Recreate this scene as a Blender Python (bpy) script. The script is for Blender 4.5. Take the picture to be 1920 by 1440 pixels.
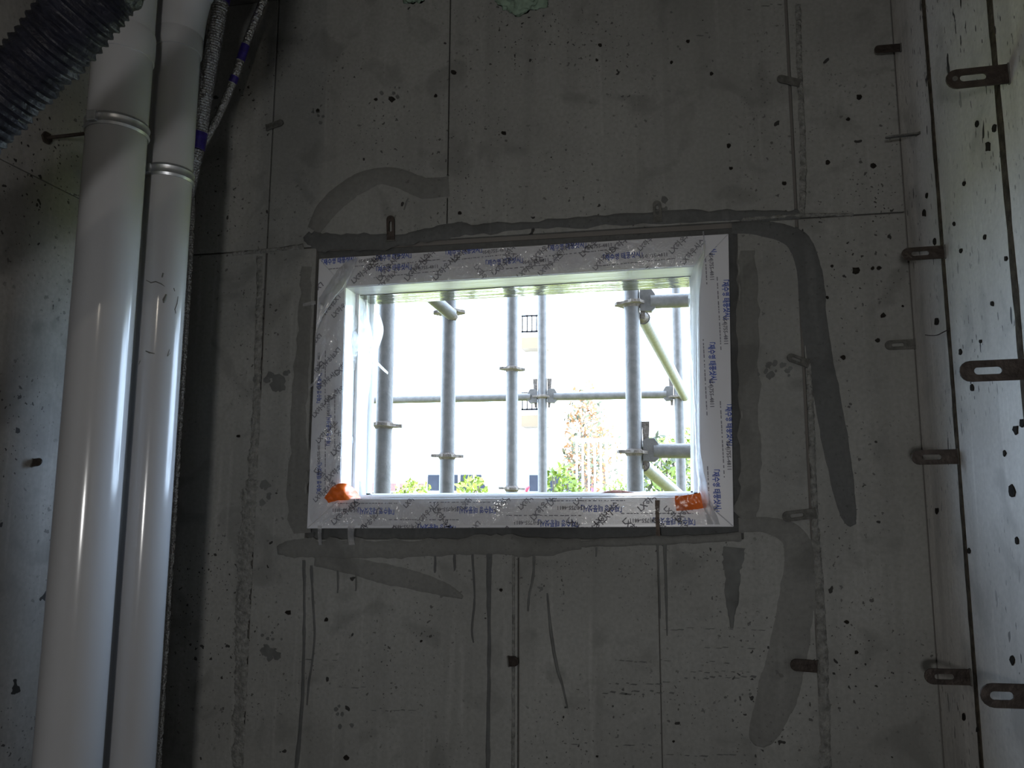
import bpy, bmesh, math, random
from mathutils import Vector, Matrix, noise

# ------------------------------------------------------------------ scene, camera, light
for o in list(bpy.data.objects): bpy.data.objects.remove(o)
SC = bpy.context.scene
COL = SC.collection
random.seed(7)

F, CX, CY = 1440.0, 960.0, 720.0
CAM = Vector((0.0, -2.2, 1.45))
YAW, PITCH, ROLL = (math.radians(a) for a in (10.914, 7.895, 0.193))
FW = Vector((-math.sin(YAW)*math.cos(PITCH), math.cos(YAW)*math.cos(PITCH), math.sin(PITCH)))
_r = Vector((math.cos(YAW), math.sin(YAW), 0)); _u = _r.cross(FW)
RT = math.cos(ROLL)*_r + math.sin(ROLL)*_u
UP = -math.sin(ROLL)*_r + math.cos(ROLL)*_u
cd = bpy.data.cameras.new('camera'); cam = bpy.data.objects.new('camera', cd); COL.objects.link(cam)
cd.sensor_width = 36; cd.lens = 36*F/1920; cd.clip_start = 0.02; cd.clip_end = 500
m = Matrix((RT, UP, -FW)).transposed().to_4x4(); m.translation = CAM; cam.matrix_world = m
SC.camera = cam

SKY = 16.0
LAMP_POWER = 13.0
LAMP_POS = (-0.17, -3.0, 1.32)
BULB_POS, BULB_POWER = (-0.50, -2.3, 2.30), 5.5
w = bpy.data.worlds.new('sky'); SC.world = w; w.use_nodes = True
bg = w.node_tree.nodes['Background']; bg.inputs[0].default_value = (0.58, 0.76, 1.0, 1); bg.inputs[1].default_value = SKY
sd = bpy.data.lights.new('sun', 'SUN'); sd.energy = 9; sd.angle = 0.02; sd.color = (1, .93, .8)
sun = bpy.data.objects.new('sun', sd); COL.objects.link(sun)
sun.rotation_euler = Vector((-0.35, 1.0, -0.95)).to_track_quat('-Z', 'Y').to_euler()
ld = bpy.data.lights.new('work_light', 'AREA'); ld.shape = 'DISK'; ld.size = 0.14; ld.energy = LAMP_POWER; ld.color = (.985, .975, .955)
lamp = bpy.data.objects.new('work_light', ld); COL.objects.link(lamp); lamp.location = LAMP_POS
lamp.rotation_euler = (Vector((-0.45, 0, 1.75)) - Vector(LAMP_POS)).to_track_quat('-Z', 'Y').to_euler()
bd = bpy.data.lights.new('ceiling_bulb', 'POINT'); bd.energy = BULB_POWER; bd.shadow_soft_size = .014; bd.color = (1, .90, .76)
bulb = bpy.data.objects.new('ceiling_bulb', bd); COL.objects.link(bulb); bulb.location = BULB_POS
pd = bpy.data.lights.new('window_portal', 'AREA'); pd.shape = 'RECTANGLE'; pd.size = 1.3; pd.size_y = 0.9
pd.cycles.is_portal = True
por = bpy.data.objects.new('window_portal', pd); COL.objects.link(por)
por.location = (-0.43, 0.235, 1.76); por.rotation_euler = (math.radians(-90), 0, 0)
vs = SC.view_settings; vs.view_transform = 'Standard'; vs.look = 'None'; vs.exposure = 0; vs.gamma = 1; vs.use_curve_mapping = False

# ------------------------------------------------------------------ pixel helpers (direction from pixel, distance from a real plane)
def ray(px, py): return RT*((px-CX)/F) - UP*((py-CY)/F) + FW
def PY(px, py, y=0.0):
    d = ray(px, py); return CAM + d*((y-CAM.y)/d.y)
def PX(px, py, x):
    d = ray(px, py); return CAM + d*((x-CAM.x)/d.x)

# ------------------------------------------------------------------ object helpers
def tag(o, label=None, cat=None, group=None, kind=None):
    if label: o['label'] = label
    if cat: o['category'] = cat
    if group: o['group'] = group
    if kind: o['kind'] = kind
    return o
def empty(name, loc, label=None, cat=None, group=None):
    o = bpy.data.objects.new(name, None); COL.objects.link(o); o.location = loc; o.empty_display_size = 0.05
    return tag(o, label, cat, group)
def mesh_obj(name, verts, faces, mat, parent=None, smooth=False):
    me = bpy.data.meshes.new(name); me.from_pydata([tuple(v) for v in verts], [], faces); me.update()
    bm = bmesh.new(); bm.from_mesh(me); bmesh.ops.recalc_face_normals(bm, faces=bm.faces); bm.to_mesh(me); bm.free()
    return link(name, me, mat, parent, smooth)
def link(name, me, mat, parent=None, smooth=False):
    if mat is not None and not me.materials: me.materials.append(mat)
    if smooth:
        for p in me.polygons: p.use_smooth = True
    o = bpy.data.objects.new(name, me); COL.objects.link(o)
    if parent is not None:
        o.parent = parent
        pw = parent.matrix_basis.copy(); q = parent
        while q.parent is not None: pw = q.parent.matrix_basis @ q.matrix_parent_inverse @ pw; q = q.parent
        o.matrix_parent_inverse = pw.inverted()   # geometry is written in world coordinates
    return o
class MB:
    def __init__(s): s.v = []; s.f = []
    def add(s, v, f):
        n = len(s.v); s.v += [Vector(p) for p in v]; s.f += [[i+n for i in q] for q in f]; return s
    def box(s, a, b):
        x0, y0, z0 = a; x1, y1, z1 = b
        v = [(x0,y0,z0),(x1,y0,z0),(x1,y1,z0),(x0,y1,z0),(x0,y0,z1),(x1,y0,z1),(x1,y1,z1),(x0,y1,z1)]
        return s.add(v, [[0,3,2,1],[4,5,6,7],[0,1,5,4],[1,2,6,5],[2,3,7,6],[3,0,4,7]])
    def tube(s, pts, rad, seg=16, cap=True):
        pts = [Vector(p) for p in pts]; n = len(pts)
        if not hasattr(rad, '__len__'): rad = [rad]*n
        t0 = (pts[1]-pts[0]).normalized()
        a = Vector((0,0,1)) if abs(t0.z) < .9 else Vector((1,0,0))
        nx = t0.cross(a).normalized(); vs = []; prev = t0
        for i in range(n):
            t = (pts[min(i+1,n-1)]-pts[max(i-1,0)]).normalized()
            nx = (prev.rotation_difference(t) @ nx).normalized(); prev = t
            ny = t.cross(nx)
            for k in range(seg):
                an = 2*math.pi*k/seg; vs.append(pts[i] + (nx*math.cos(an)+ny*math.sin(an))*rad[i])
        fs = [[i*seg+k, i*seg+(k+1)%seg, (i+1)*seg+(k+1)%seg, (i+1)*seg+k] for i in range(n-1) for k in range(seg)]
        if cap: fs += [list(range(seg))[::-1], list(range((n-1)*seg, n*seg))]
        return s.add(vs, fs)
    def prism(s, poly, off):
        """poly: list of points; extruded by the vector off"""
        n = len(poly); off = Vector(off); v = [Vector(p) for p in poly] + [Vector(p)+off for p in poly]
        return s.add(v, [list(range(n)), list(range(2*n-1, n-1, -1))] + [[i, i+n, (i+1)%n+n, (i+1)%n] for i in range(n)])
    def build(s, name, mat, parent=None, smooth=False, bevel=0):
        o = mesh_obj(name, s.v, s.f, mat, parent, smooth)
        if smooth and hasattr(o.data, 'set_sharp_from_angle'): o.data.set_sharp_from_angle(angle=math.radians(40))
        if bevel:
            b = o.modifiers.new('bevel', 'BEVEL'); b.width = bevel; b.segments = 2; b.limit_method = 'ANGLE'
        return o
def catmull(pts, n=8):
    out = []
    for i in range(len(pts)-1):
        p = [pts[max(i-1,0)], pts[i], pts[i+1], pts[min(i+2,len(pts)-1)]]
        for k in range(n):
            t = k/n
            out.append(tuple(.5*((2*p[1][j])+(-p[0][j]+p[2][j])*t+(2*p[0][j]-5*p[1][j]+4*p[2][j]-p[3][j])*t*t+(-p[0][j]+3*p[1][j]-3*p[2][j]+p[3][j])*t**3) for j in range(len(p[0]))))
    return out + [tuple(pts[-1])]

# ------------------------------------------------------------------ materials
def nodes(name):
    mt = bpy.data.materials.new(name); mt.use_nodes = True; nt = mt.node_tree; nt.nodes.clear()
    def N(t, **kw):
        n = nt.nodes.new(t)
        for k, v in kw.items():
            if k.startswith('i_'): n.inputs[int(k[2:])].default_value = v
            else: setattr(n, k, v)
        return n
    def L(a, b): nt.links.new(a, b)
    out = N('ShaderNodeOutputMaterial'); return mt, N, L, out
def c4(c): return (c[0], c[1], c[2], 1)
def plain(name, col, rough=.5, metal=0, var=.12, scale=12, bump=0, bscale=60, spec=.5, stretch=(1,1,1)):
    mt, N, L, out = nodes(name); b = N('ShaderNodeBsdfPrincipled'); L(b.outputs[0], out.inputs[0])
    b.inputs['Roughness'].default_value = rough; b.inputs['Metallic'].default_value = metal; b.inputs['Specular IOR Level'].default_value = spec
    tc = N('ShaderNodeTexCoord'); mp = N('ShaderNodeMapping'); mp.inputs['Scale'].default_value = stretch; L(tc.outputs['Object'], mp.inputs[0])
    nz = N('ShaderNodeTexNoise'); nz.inputs['Scale'].default_value = scale; nz.inputs['Detail'].default_value = 5; L(mp.outputs[0], nz.inputs[0])
    cr = N('ShaderNodeValToRGB'); cr.color_ramp.elements[0].position = .3; cr.color_ramp.elements[1].position = .7
    cr.color_ramp.elements[0].color = c4([x*(1-var) for x in col]); cr.color_ramp.elements[1].color = c4([min(1, x*(1+var)) for x in col])
    L(nz.outputs[0], cr.inputs[0]); L(cr.outputs[0], b.inputs['Base Color'])
    if bump:
        n2 = N('ShaderNodeTexNoise'); n2.inputs['Scale'].default_value = bscale; n2.inputs['Detail'].default_value = 4; L(mp.outputs[0], n2.inputs[0])
        bp = N('ShaderNodeBump'); bp.inputs['Strength'].default_value = bump; bp.inputs['Distance'].default_value = .01
        L(n2.outputs[0], bp.inputs['Height']); L(bp.outputs[0], b.inputs['Normal'])
    return mt
def concrete(name, lo, hi, rough=.85, pit=1.0, stretch=(1,1,1), streak=.35, stain=None, spec=.3, pitcol=(.012,.011,.01), film=0.0):
    mt, N, L, out = nodes(name); b = N('ShaderNodeBsdfPrincipled'); L(b.outputs[0], out.inputs[0])
    b.inputs['Specular IOR Level'].default_value = spec
    tc = N('ShaderNodeTexCoord')
    def mapped(sc):
        mp = N('ShaderNodeMapping'); mp.inputs['Scale'].default_value = sc; L(tc.outputs['Object'], mp.inputs[0]); return mp.outputs[0]
    def nz(vec, scale, detail=6, dist=0):
        n = N('ShaderNodeTexNoise'); n.inputs['Scale'].default_value = scale; n.inputs['Detail'].default_value = detail; n.inputs['Distortion'].default_value = dist; L(vec, n.inputs[0]); return n.outputs[0]
    def rng(v, a, b2, c=0, d=1):
        r = N('ShaderNodeMapRange'); r.inputs[1].default_value = a; r.inputs[2].default_value = b2; r.inputs[3].default_value = c; r.inputs[4].default_value = d; L(v, r.inputs[0]); return r.outputs[0]
    def math_(op, a, b2):
        n = N('ShaderNodeMath', operation=op)
        for i, x in enumerate((a, b2)):
            if isinstance(x, (int, float)): n.inputs[i].default_value = x
            else: L(x, n.inputs[i])
        return n.outputs[0]
    def mix(fac, a, b2, blend='MIX'):
        n = N('ShaderNodeMix', data_type='RGBA', blend_type=blend)
        if isinstance(fac, (int, float)): n.inputs[0].default_value = fac
        else: L(fac, n.inputs[0])
        for i, x in ((6, a), (7, b2)):
            if isinstance(x, tuple): n.inputs[i].default_value = c4(x)
            else: L(x, n.inputs[i])
        return n.outputs[2]
    one = mapped((1,1,1)); st = mapped((9,9,.55)); pm = mapped(stretch)
    col = mix(rng(nz(one, 2.2, 8), .32, .68), lo, hi)
    mid = tuple(x*.62 for x in lo)
    col = mix(math_('MULTIPLY', rng(nz(st, 1.6, 6), .52, .75), streak), col, mid)
    col = mix(math_('MULTIPLY', rng(nz(one, 7, 10, .6), .55, .66), .5), col, mid)      # damp blotches
    light = tuple(min(1, x*1.35) for x in hi)
    col = mix(math_('MULTIPLY', rng(nz(st, 3.1, 4), .60, .72), .3), col, light)          # lime runs
    col = mix(rng(nz(one, 90, 4), .3, .7, 0, .32), col, mid)
    # air holes: sparse cells of two sizes
    def pits(scale, r0, thr):
        wob = N('ShaderNodeVectorMath', operation='ADD'); n = N('ShaderNodeTexNoise'); n.inputs['Scale'].default_value = scale*1.7; L(pm, n.inputs[0])
        sc = N('ShaderNodeVectorMath', operation='SCALE'); sc.inputs[3].default_value = .9/scale; L(n.outputs[1], sc.inputs[0])
        L(pm, wob.inputs[0]); L(sc.outputs[0], wob.inputs[1])
        v = N('ShaderNodeTexVoronoi'); v.inputs['Scale'].default_value = scale; L(wob.outputs[0], v.inputs['Vector'])
        sep = N('ShaderNodeSeparateColor'); L(v.outputs['Color'], sep.inputs[0])
        gate = math_('GREATER_THAN', sep.outputs[0], thr)
        rad = rng(sep.outputs[1], 0, 1, r0*.4, r0)
        hole = math_('LESS_THAN', v.outputs['Distance'], rad)
        return math_('MULTIPLY', hole, gate)
    dens = rng(nz(one, 2.6, 2), .40, .62)
    h = math_('MAXIMUM', pits(15, .17, .80), math_('MAXIMUM', math_('MULTIPLY', pits(42, .24, .45), dens), math_('MULTIPLY', pits(95, .26, .55), dens)))
    h = math_('MULTIPLY', h, pit)
    col = mix(h, col, pitcol)
    L(col, b.inputs['Base Color'])
    L(rng(nz(one, 5, 6), .3, .7, rough-.12, min(1, rough+.1)), b.inputs['Roughness'])
    hh = math_('SUBTRACT', math_('MULTIPLY', nz(one, 55, 8), .25), math_('MULTIPLY', h, .8))
    hh = math_('ADD', hh, math_('MULTIPLY', nz(st, 5, 5), .5))
    hh = math_('ADD', hh, math_('MULTIPLY', nz(one, 4, 4), .6))
    bp = N('ShaderNodeBump'); bp.inputs['Strength'].default_value = .5; bp.inputs['Distance'].default_value = .006
    L(hh, bp.inputs['Height']); L(bp.outputs[0], b.inputs['Normal'])
    return mt
def film_mat(name, gloss, white, rough=.12, scale=40):
    """clear wrapping film: mostly see-through, a glossy skin and a little milky scatter"""
    mt, N, L, out = nodes(name)
    tr = N('ShaderNodeBsdfTransparent'); gl = N('ShaderNodeBsdfGlossy'); gl.inputs['Roughness'].default_value = rough
    di = N('ShaderNodeBsdfDiffuse'); di.inputs[0].default_value = (.75,.75,.78,1); tl = N('ShaderNodeBsdfTranslucent'); tl.inputs[0].default_value = (.8,.8,.82,1)
    tc = N('ShaderNodeTexCoord'); n = N('ShaderNodeTexNoise'); n.inputs['Scale'].default_value = scale; n.inputs['Detail'].default_value = 3; n.inputs['Distortion'].default_value = 1.5; L(tc.outputs['Object'], n.inputs[0])
    bp = N('ShaderNodeBump'); bp.inputs['Strength'].default_value = .9; bp.inputs['Distance'].default_value = .01; L(n.outputs[0], bp.inputs['Height']); L(bp.outputs[0], gl.inputs['Normal'])
    a = N('ShaderNodeMixShader'); a.inputs[0].default_value = .5; L(di.outputs[0], a.inputs[1]); L(tl.outputs[0], a.inputs[2])
    b = N('ShaderNodeMixShader'); b.inputs[0].default_value = white; L(tr.outputs[0], b.inputs[1]); L(a.outputs[0], b.inputs[2])
    c = N('ShaderNodeMixShader'); c.inputs[0].default_value = gloss; L(b.outputs[0], c.inputs[1]); L(gl.outputs[0], c.inputs[2])
    L(c.outputs[0], out.inputs[0]); return mt
M = {}
M['wall'] = concrete('concrete_grey', (.205,.205,.195), (.285,.285,.272), pit=.9)
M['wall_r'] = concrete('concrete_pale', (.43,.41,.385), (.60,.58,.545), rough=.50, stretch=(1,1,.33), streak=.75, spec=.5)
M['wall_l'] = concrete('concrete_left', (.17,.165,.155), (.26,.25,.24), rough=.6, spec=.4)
M['backing'] = plain('joint_dirt', (.045,.04,.033), .95, var=.3, scale=30, bump=.4)
M['ceil'] = plain('ceiling_concrete', (.16,.155,.145), .9, var=.2, scale=5, bump=.3)
M['floor'] = plain('floor_screed', (.30,.295,.285), .9, var=.25, scale=4, bump=.3)
M['ext'] = plain('exterior_render', (.16,.15,.14), .9, var=.1, scale=3, bump=.2)
M['mortar'] = concrete('wet_mortar', (.088,.090,.090), (.128,.130,.129), pit=.35, streak=.2, spec=.2)
M['smear'] = concrete('cement_smear', (.142,.141,.134), (.195,.194,.185), pit=.3, streak=.3, spec=.2)
M['stain'] = plain('damp_stain', (.095,.097,.094), .7, var=.3, scale=18, bump=.2)
M['ridge'] = plain('rough_grout', (.19,.19,.18), .95, var=.35, scale=60, bump=1.0, bscale=110, spec=.2)
M['pvc'] = plain('white_pvc', (.30,.30,.31), .16, var=.03, scale=3, bump=.02, bscale=8)
M['frame'] = plain('frame_pvc', (.55,.55,.58), .3, var=.04, scale=6)
M['reveal'] = plain('frame_reveal', (.74,.74,.75), .12, var=.05, scale=8, bump=.12, bscale=9, stretch=(1,6,1))
M['ink_blue'] = plain('blue_ink', (.045,.08,.32), .6, var=.2, scale=90)
M['ink_black'] = plain('dark_ink', (.15,.145,.17), .6, var=.2, scale=60)
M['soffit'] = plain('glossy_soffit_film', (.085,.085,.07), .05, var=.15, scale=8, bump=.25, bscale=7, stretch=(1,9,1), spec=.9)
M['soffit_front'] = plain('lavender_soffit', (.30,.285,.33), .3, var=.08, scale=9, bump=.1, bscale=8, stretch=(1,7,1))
M['film_x'] = film_mat('white_film_sheet', .10, .75, .2)
M['film'] = film_mat('clear_film', .12, .05, .10)
M['film_w'] = film_mat('milky_film', .14, .38, .18)
M['tape'] = plain('orange_tape', (.72,.14,.02), .25, var=.2, scale=25, bump=.3, bscale=30)
M['steel'] = plain('galvanised_steel', (.42,.43,.45), .38, metal=.85, var=.18, scale=40, bump=.05)
M['scaf'] = plain('scaffold_zinc', (.078,.067,.061), .5, metal=.1, var=.22, scale=30, bump=.15, bscale=120)
M['scaf_d'] = plain('scaffold_dirty', (.11,.085,.07), .8, metal=.2, var=.35, scale=60, bump=.5, bscale=120)
M['iron'] = plain('dark_iron', (.045,.035,.03), .55, metal=.6, var=.35, scale=50, bump=.25, bscale=90)
M['tie_grey'] = plain('cement_coated_iron', (.10,.098,.09), .8, metal=.2, var=.3, scale=70, bump=.5)
M['duct'] = plain('navy_duct', (.007,.0075,.013), .55, var=.4, scale=30, bump=.8, bscale=40, spec=.25)
M['foil'] = plain('aluminium_foil', (.62,.62,.62), .22, metal=1, var=.1, scale=60, bump=1.0, bscale=110)
M['purple'] = plain('purple_tape', (.035,.02,.22), .35, var=.3, scale=60, bump=.3)
M['foam'] = plain('green_foam', (.19,.26,.20), .9, var=.25, scale=25, bump=.6, bscale=50)
M['mud'] = plain('brown_debris', (.16,.065,.045), .9, var=.4, scale=60, bump=.6)

# ------------------------------------------------------------------ large structure
XL, XR, ZC, YF = -1.5, 0.68, PY(640, -16).z, -3.3
YB = .2
# window frame corners on its own front plane
FY0, FY1 = -.03, .19
OUT_C = [PY(598,485,FY0), PY(1366,438,FY0), PY(1376,988,FY0), PY(575,991,FY0)]
IN_C = [PY(647,538,FY0), PY(1309,498,FY0), PY(1312,932,FY0), PY(637,936,FY0)]
gap = .034
HOLE = [OUT_C[0]+Vector((-gap*.7,0,gap*1.1)), OUT_C[1]+Vector((gap*.8,0,gap*.9)), OUT_C[2]+Vector((gap*.8,0,-gap)), OUT_C[3]+Vector((-gap*.6,0,-gap))]
HOLE = [Vector((p.x, 0, p.z)) for p in HOLE]
hx0, hx1 = min(p.x for p in HOLE), max(p.x for p in HOLE); hz0, hz1 = min(p.z for p in HOLE), max(p.z for p in HOLE)

def plate_with_hole(name, y0, y1, xa, xb, za, zb, mat, parent=None):
    b = MB(); o4 = [(xa,za),(xb,za),(xb,zb),(xa,zb)]; i4 = [(HOLE[3].x,HOLE[3].z),(HOLE[2].x,HOLE[2].z),(HOLE[1].x,HOLE[1].z),(HOLE[0].x,HOLE[0].z)]
    v = [(x,y,z) for y in (y0,y1) for (x,z) in o4+i4]; f = []
    for k in range(4):
        n = (k+1)%4
        f += [[k,n,4+n,4+k],[8+k,8+4+k,8+4+n,8+n],[k,8+k,8+n,n],[4+k,4+n,12+n,12+k]]
    return b.add(v, f).build(name, mat, parent)
wall_back = tag(plate_with_hole('wall_back', .014, YB, XL-1.5, XR+1.5, 0, 7.5, M['ext']), 'rough grey concrete wall around the window opening', 'wall', kind='structure')
wall_back.data.materials.clear(); wall_back.data.materials.append(M['ext'])

PANEL_D = .014
def xz_panel(pts, dy=0, mat='wall', parent=None):
    """a cast panel face standing 14 mm in front of the wall core; pts are (x,z)"""
    b = MB().prism([(x, -dy, z) for x, z in pts], (0, PANEL_D+dy, 0))
    return b.build('concrete_panel', M[mat], parent, bevel=.0025)
zj = PY(1690, 398).z
xa, xb, xc = PY(484, 800).x, PY(841, 250).x, PY(1508, 700).x
x975, x1240 = PY(972, 1200).x, PY(1238, 1250).x
g = .0022
def rect(x0, x1, z0, z1, gx0=g, gx1=g, gz0=g, gz1=g): return [(x0+gx0,z0+gz0),(x1-gx1,z0+gz0),(x1-gx1,z1-gz1),(x0+gx0,z1-gz1)]
xz_panel(rect(XL, xa, zj, ZC), .001, parent=wall_back)
xz_panel(rect(xa, xb, zj, ZC), .001, parent=wall_back)
xz_panel(rect(xb, xc, zj, ZC, .0008, .004), .0006, parent=wall_back)
xz_panel(rect(xc, XR, zj, ZC, .004), .0, parent=wall_back)
xz_panel(rect(XL, xa, 0, zj, g, .004), .0, parent=wall_back)
xz_panel(rect(xc, XR, 0, zj, .004), .0006, parent=wall_back)
ztop = min(zj-g, hz1+.2)
h0, h1, h2, h3 = HOLE
def lerpz(x, a, b): t = (x-a.x)/(b.x-a.x); return a.z+(b.z-a.z)*t
ztl = zj-g
xz_panel([(xa+.004,0),(x975-g,0),(x975-g,lerpz(x975-g,h3,h2)),(h3.x,h3.z),(h0.x,min(h0.z,ztl)),(h0.x,ztl),(xa+.004,ztl)], .001, parent=wall_back)
xz_panel([(x975+g,0),(x1240-.001,0),(x1240-.001,lerpz(x1240,h3,h2)),(x975+g,lerpz(x975,h3,h2))], .0005, parent=wall_back)
xz_panel([(x1240+.001,0),(xc-.004,0),(xc-.004,ztl),(h1.x,ztl),(h1.x,min(h1.z,ztl-.0005)),(h2.x,h2.z),(x1240+.001,lerpz(x1240,h3,h2))], .0008, parent=wall_back)

# mortar packed between wall and frame, set back a little so that a groove runs round the frame
b = MB(); v = []; f = []
for y in (.018, .17):
    v += [(p.x, y, p.z) for p in HOLE] + [(p.x, y, p.z) for p in OUT_C]
for k in range(4):
    n = (k+1)%4
    f += [[k,n,4+n,4+k],[8+k,12+k,12+n,8+n],[k,8+k,8+n,n],[4+k,4+n,12+n,12+k]]
b.add(v, f).build('mortar_infill', M['mortar'], wall_back)

def x_wall(name, x, out, mat, label, joints, zjs, gapw, core):
    """side wall: core slab and panel faces; joints are y positions, zjs heights of level joints"""
    s = 1 if out > x else -1
    o = MB().box((min(x+s*PANEL_D, out), YF, 0), (max(x+s*PANEL_D, out), .014, 7.5 if False else ZC+.15)).build(name, core)
    tag(o, label, 'wall', kind='structure')
    ys = [0.0]+joints+[YF]; zs = [0]+zjs+[ZC]
    for i in range(len(ys)-1):
        for k in range(len(zs)-1):
            y0, y1 = ys[i+1]+gapw, ys[i]-(gapw if i else 0.0); d = random.uniform(0, .002)
            MB().prism([(x-s*d,y0,zs[k]+gapw*.4),(x-s*d,y1,zs[k]+gapw*.4),(x-s*d,y1,zs[k+1]-gapw*.4),(x-s*d,y0,zs[k+1]-gapw*.4)], (s*(PANEL_D+d),0,0)).build('concrete_panel', mat, o, bevel=.002)
    return o
yj1, yj2 = PX(1781, 640, XR).y, PX(1914, 640, XR).y
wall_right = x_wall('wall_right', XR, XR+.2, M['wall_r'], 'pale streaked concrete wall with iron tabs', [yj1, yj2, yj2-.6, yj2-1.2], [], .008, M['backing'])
M['grout_dark'] = plain('dark_joint_grout', (.05,.042,.032), .95, var=.5, scale=50, bump=.8, bscale=70, spec=.1)
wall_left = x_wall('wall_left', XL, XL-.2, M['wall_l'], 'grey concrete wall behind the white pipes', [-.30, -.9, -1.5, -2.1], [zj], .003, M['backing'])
tag(MB().box((XL-.2,YF-.15,0),(XR+.2,YF,ZC+.15)).build('wall_front', M['ceil']), 'plain concrete wall facing the window', 'wall', kind='structure')
tag(MB().box((XL-.2,YF-.15,-.12),(XR+.2,YB,0)).build('floor', M['floor']), 'bare grey concrete floor', 'floor', kind='structure')
tag(MB().box((XL-.2,YF-.15,ZC),(XR+.2,.014,ZC+.15)).build('ceiling', M['ceil']), 'bare dark concrete ceiling', 'ceiling', kind='structure')

# ------------------------------------------------------------------ smears, drips and ridges on the window wall
def ribbon(name, pts, mat, h=.003, rough=.12, edge=.25, across=6, n=8, on=None, base=-.0015, seed=0, bumpy=0, fade=True):
    """thin domed layer of mortar along pixel points (px,py,width px) on the window wall"""
    P = catmull(pts, n); vs = []; fs = []; tot = len(P)
    on = on or (lambda a, c: PY(a, c, 0))
    for i, (px, py, wd) in enumerate(P):
        a = P[max(i-1,0)]; c = P[min(i+1,tot-1)]; dx, dy = c[0]-a[0], c[1]-a[1]; l = math.hypot(dx, dy) or 1; nx, ny = -dy/l, dx/l
        for k in range(across+1):
            t = k/across*2-1
            e = 1 + edge*.45*noise.noise(Vector((px*.45, py*.45, seed+5+math.copysign(2, t)))) + edge*noise.noise(Vector((px*.03+seed*7.1, py*.03, 3+math.copysign(1, t)))) + edge*.5*noise.noise(Vector((px*.12, py*.12, seed+math.copysign(2, t))))
            q = on(px+nx*wd*.5*t*e, py+ny*wd*.5*t*e)
            hh = h*max(0, (1-abs(t)**3))*(1+rough*4*noise.noise(Vector((px*.05+t, py*.05, seed))))
            if bumpy: hh += bumpy*max(0, noise.noise(Vector((q.x*70, q.z*70, seed))))*(1-t*t)
            if fade and (i == 0 or i == tot-1): hh = 0
            vs.append(Vector((q.x, base-hh if k not in (0, across) else .001, q.z)))
    A = across+1
    for i in range(tot-1):
        for k in range(across): fs.append([i*A+k, i*A+k+1, (i+1)*A+k+1, (i+1)*A+k])
    return mesh_obj(name, vs, fs, mat, wall_back, smooth=True)
S, MO, ST, RG = M['smear'], M['mortar'], M['stain'], M['ridge']
ribbon('mortar_smear', [(588,432,30),(612,395,44),(655,355,46),(705,332,38),(750,335,44),(795,352,46),(842,350,44)], S, seed=1, edge=.12)
ribbon('mortar_smear', [(1372,428,20),(1420,428,30),(1470,438,40),(1502,462,52),(1520,520,54),(1530,620,52),(1550,740,56),(1572,860,54),(1590,960,36),(1600,985,16)], MO, seed=2, edge=.1)
ribbon('mortar_smear', [(1385,985,28),(1440,985,36),(1485,1005,52),(1500,1050,66),(1492,1130,78),(1478,1220,84),(1455,1310,88),(1430,1380,60),(1425,1400,20)], S, seed=3, edge=.1)
ribbon('mortar_smear', [(590,1052,24),(650,1060,34),(720,1075,44),(790,1092,40),(840,1108,26),(868,1120,8)], S, seed=4, edge=.12)
ribbon('mortar_smear', [(520,1032,20),(560,1028,38),(640,1030,40),(740,1030,38),(840,1026,32),(920,1022,40),(1000,1026,36),(1090,1020,18)], S, seed=5, h=.005, edge=.35)
ribbon('mortar_smear', [(1090,1020,14),(1200,1014,18),(1300,1012,16),(1390,1006,20)], S, seed=6, h=.004, edge=.4)
ribbon('mortar_smear', [(574,440,18),(590,450,34),(660,452,36),(760,446,22),(860,432,30),(960,426,20),(1100,416,24),(1240,408,26),(1380,404,24),(1500,404,18)], MO, seed=7, h=.003, edge=.6)
ribbon('mortar_smear', [(576,500,26),(570,620,30),(562,760,36),(556,900,46),(562,1000,40)], S, seed=8, h=.001, edge=.6)
ribbon('mortar_smear', [(1402,470,40),(1404,600,46),(1406,760,40),(1408,900,46),(1400,985,40)], S, seed=9, h=.001, edge=.6)
# drips below the frame
for i, d in enumerate([
    [(570,1050,9),(571,1120,7),(570,1220,8),(566,1330,9),(556,1440,12)], [(584,1060,8),(588,1140,6),(590,1200,5),(580,1280,6),(576,1322,4)],
    [(920,1020,18),(917,1080,12),(917,1200,9),(916,1320,10),(914,1440,12)], [(886,1036,6),(890,1120,5),(885,1180,6),(888,1205,3)],
    [(816,1036,5),(816,1068,6),(815,1074,3)], [(852,1034,5),(853,1062,6),(852,1070,3)],
    [(1001,1034,5),(1000,1080,6),(992,1120,6),(990,1146,4)], [(1026,1112,4),(1034,1190,8),(1044,1250,8),(1058,1300,6),(1064,1328,4)],
    [(1246,1006,10),(1248,1080,7),(1250,1150,5),(1251,1192,3)], [(1232,1010,5),(1236,1090,4),(1238,1160,3)],
    [(634,1064,6),(634,1100,5),(633,1112,3)], [(668,1076,4),(668,1102,4),(667,1108,3)], [(1118,1026,4),(1118,1040,4),(1117,1044,2)],
    [(766,372,5),(762,382,6),(758,394,4)]]):
    ribbon('mortar_drip', d, ST if i > 5 else MO, h=.0015, seed=20+i, edge=.5, across=4, n=6)
ribbon('damp_mark', [(1375,1026,50),(1372,1060,44),(1374,1100,34),(1373,1150,16),(1372,1178,6)], ST, h=.0004, base=-.0024, seed=41, edge=.4)
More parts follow.
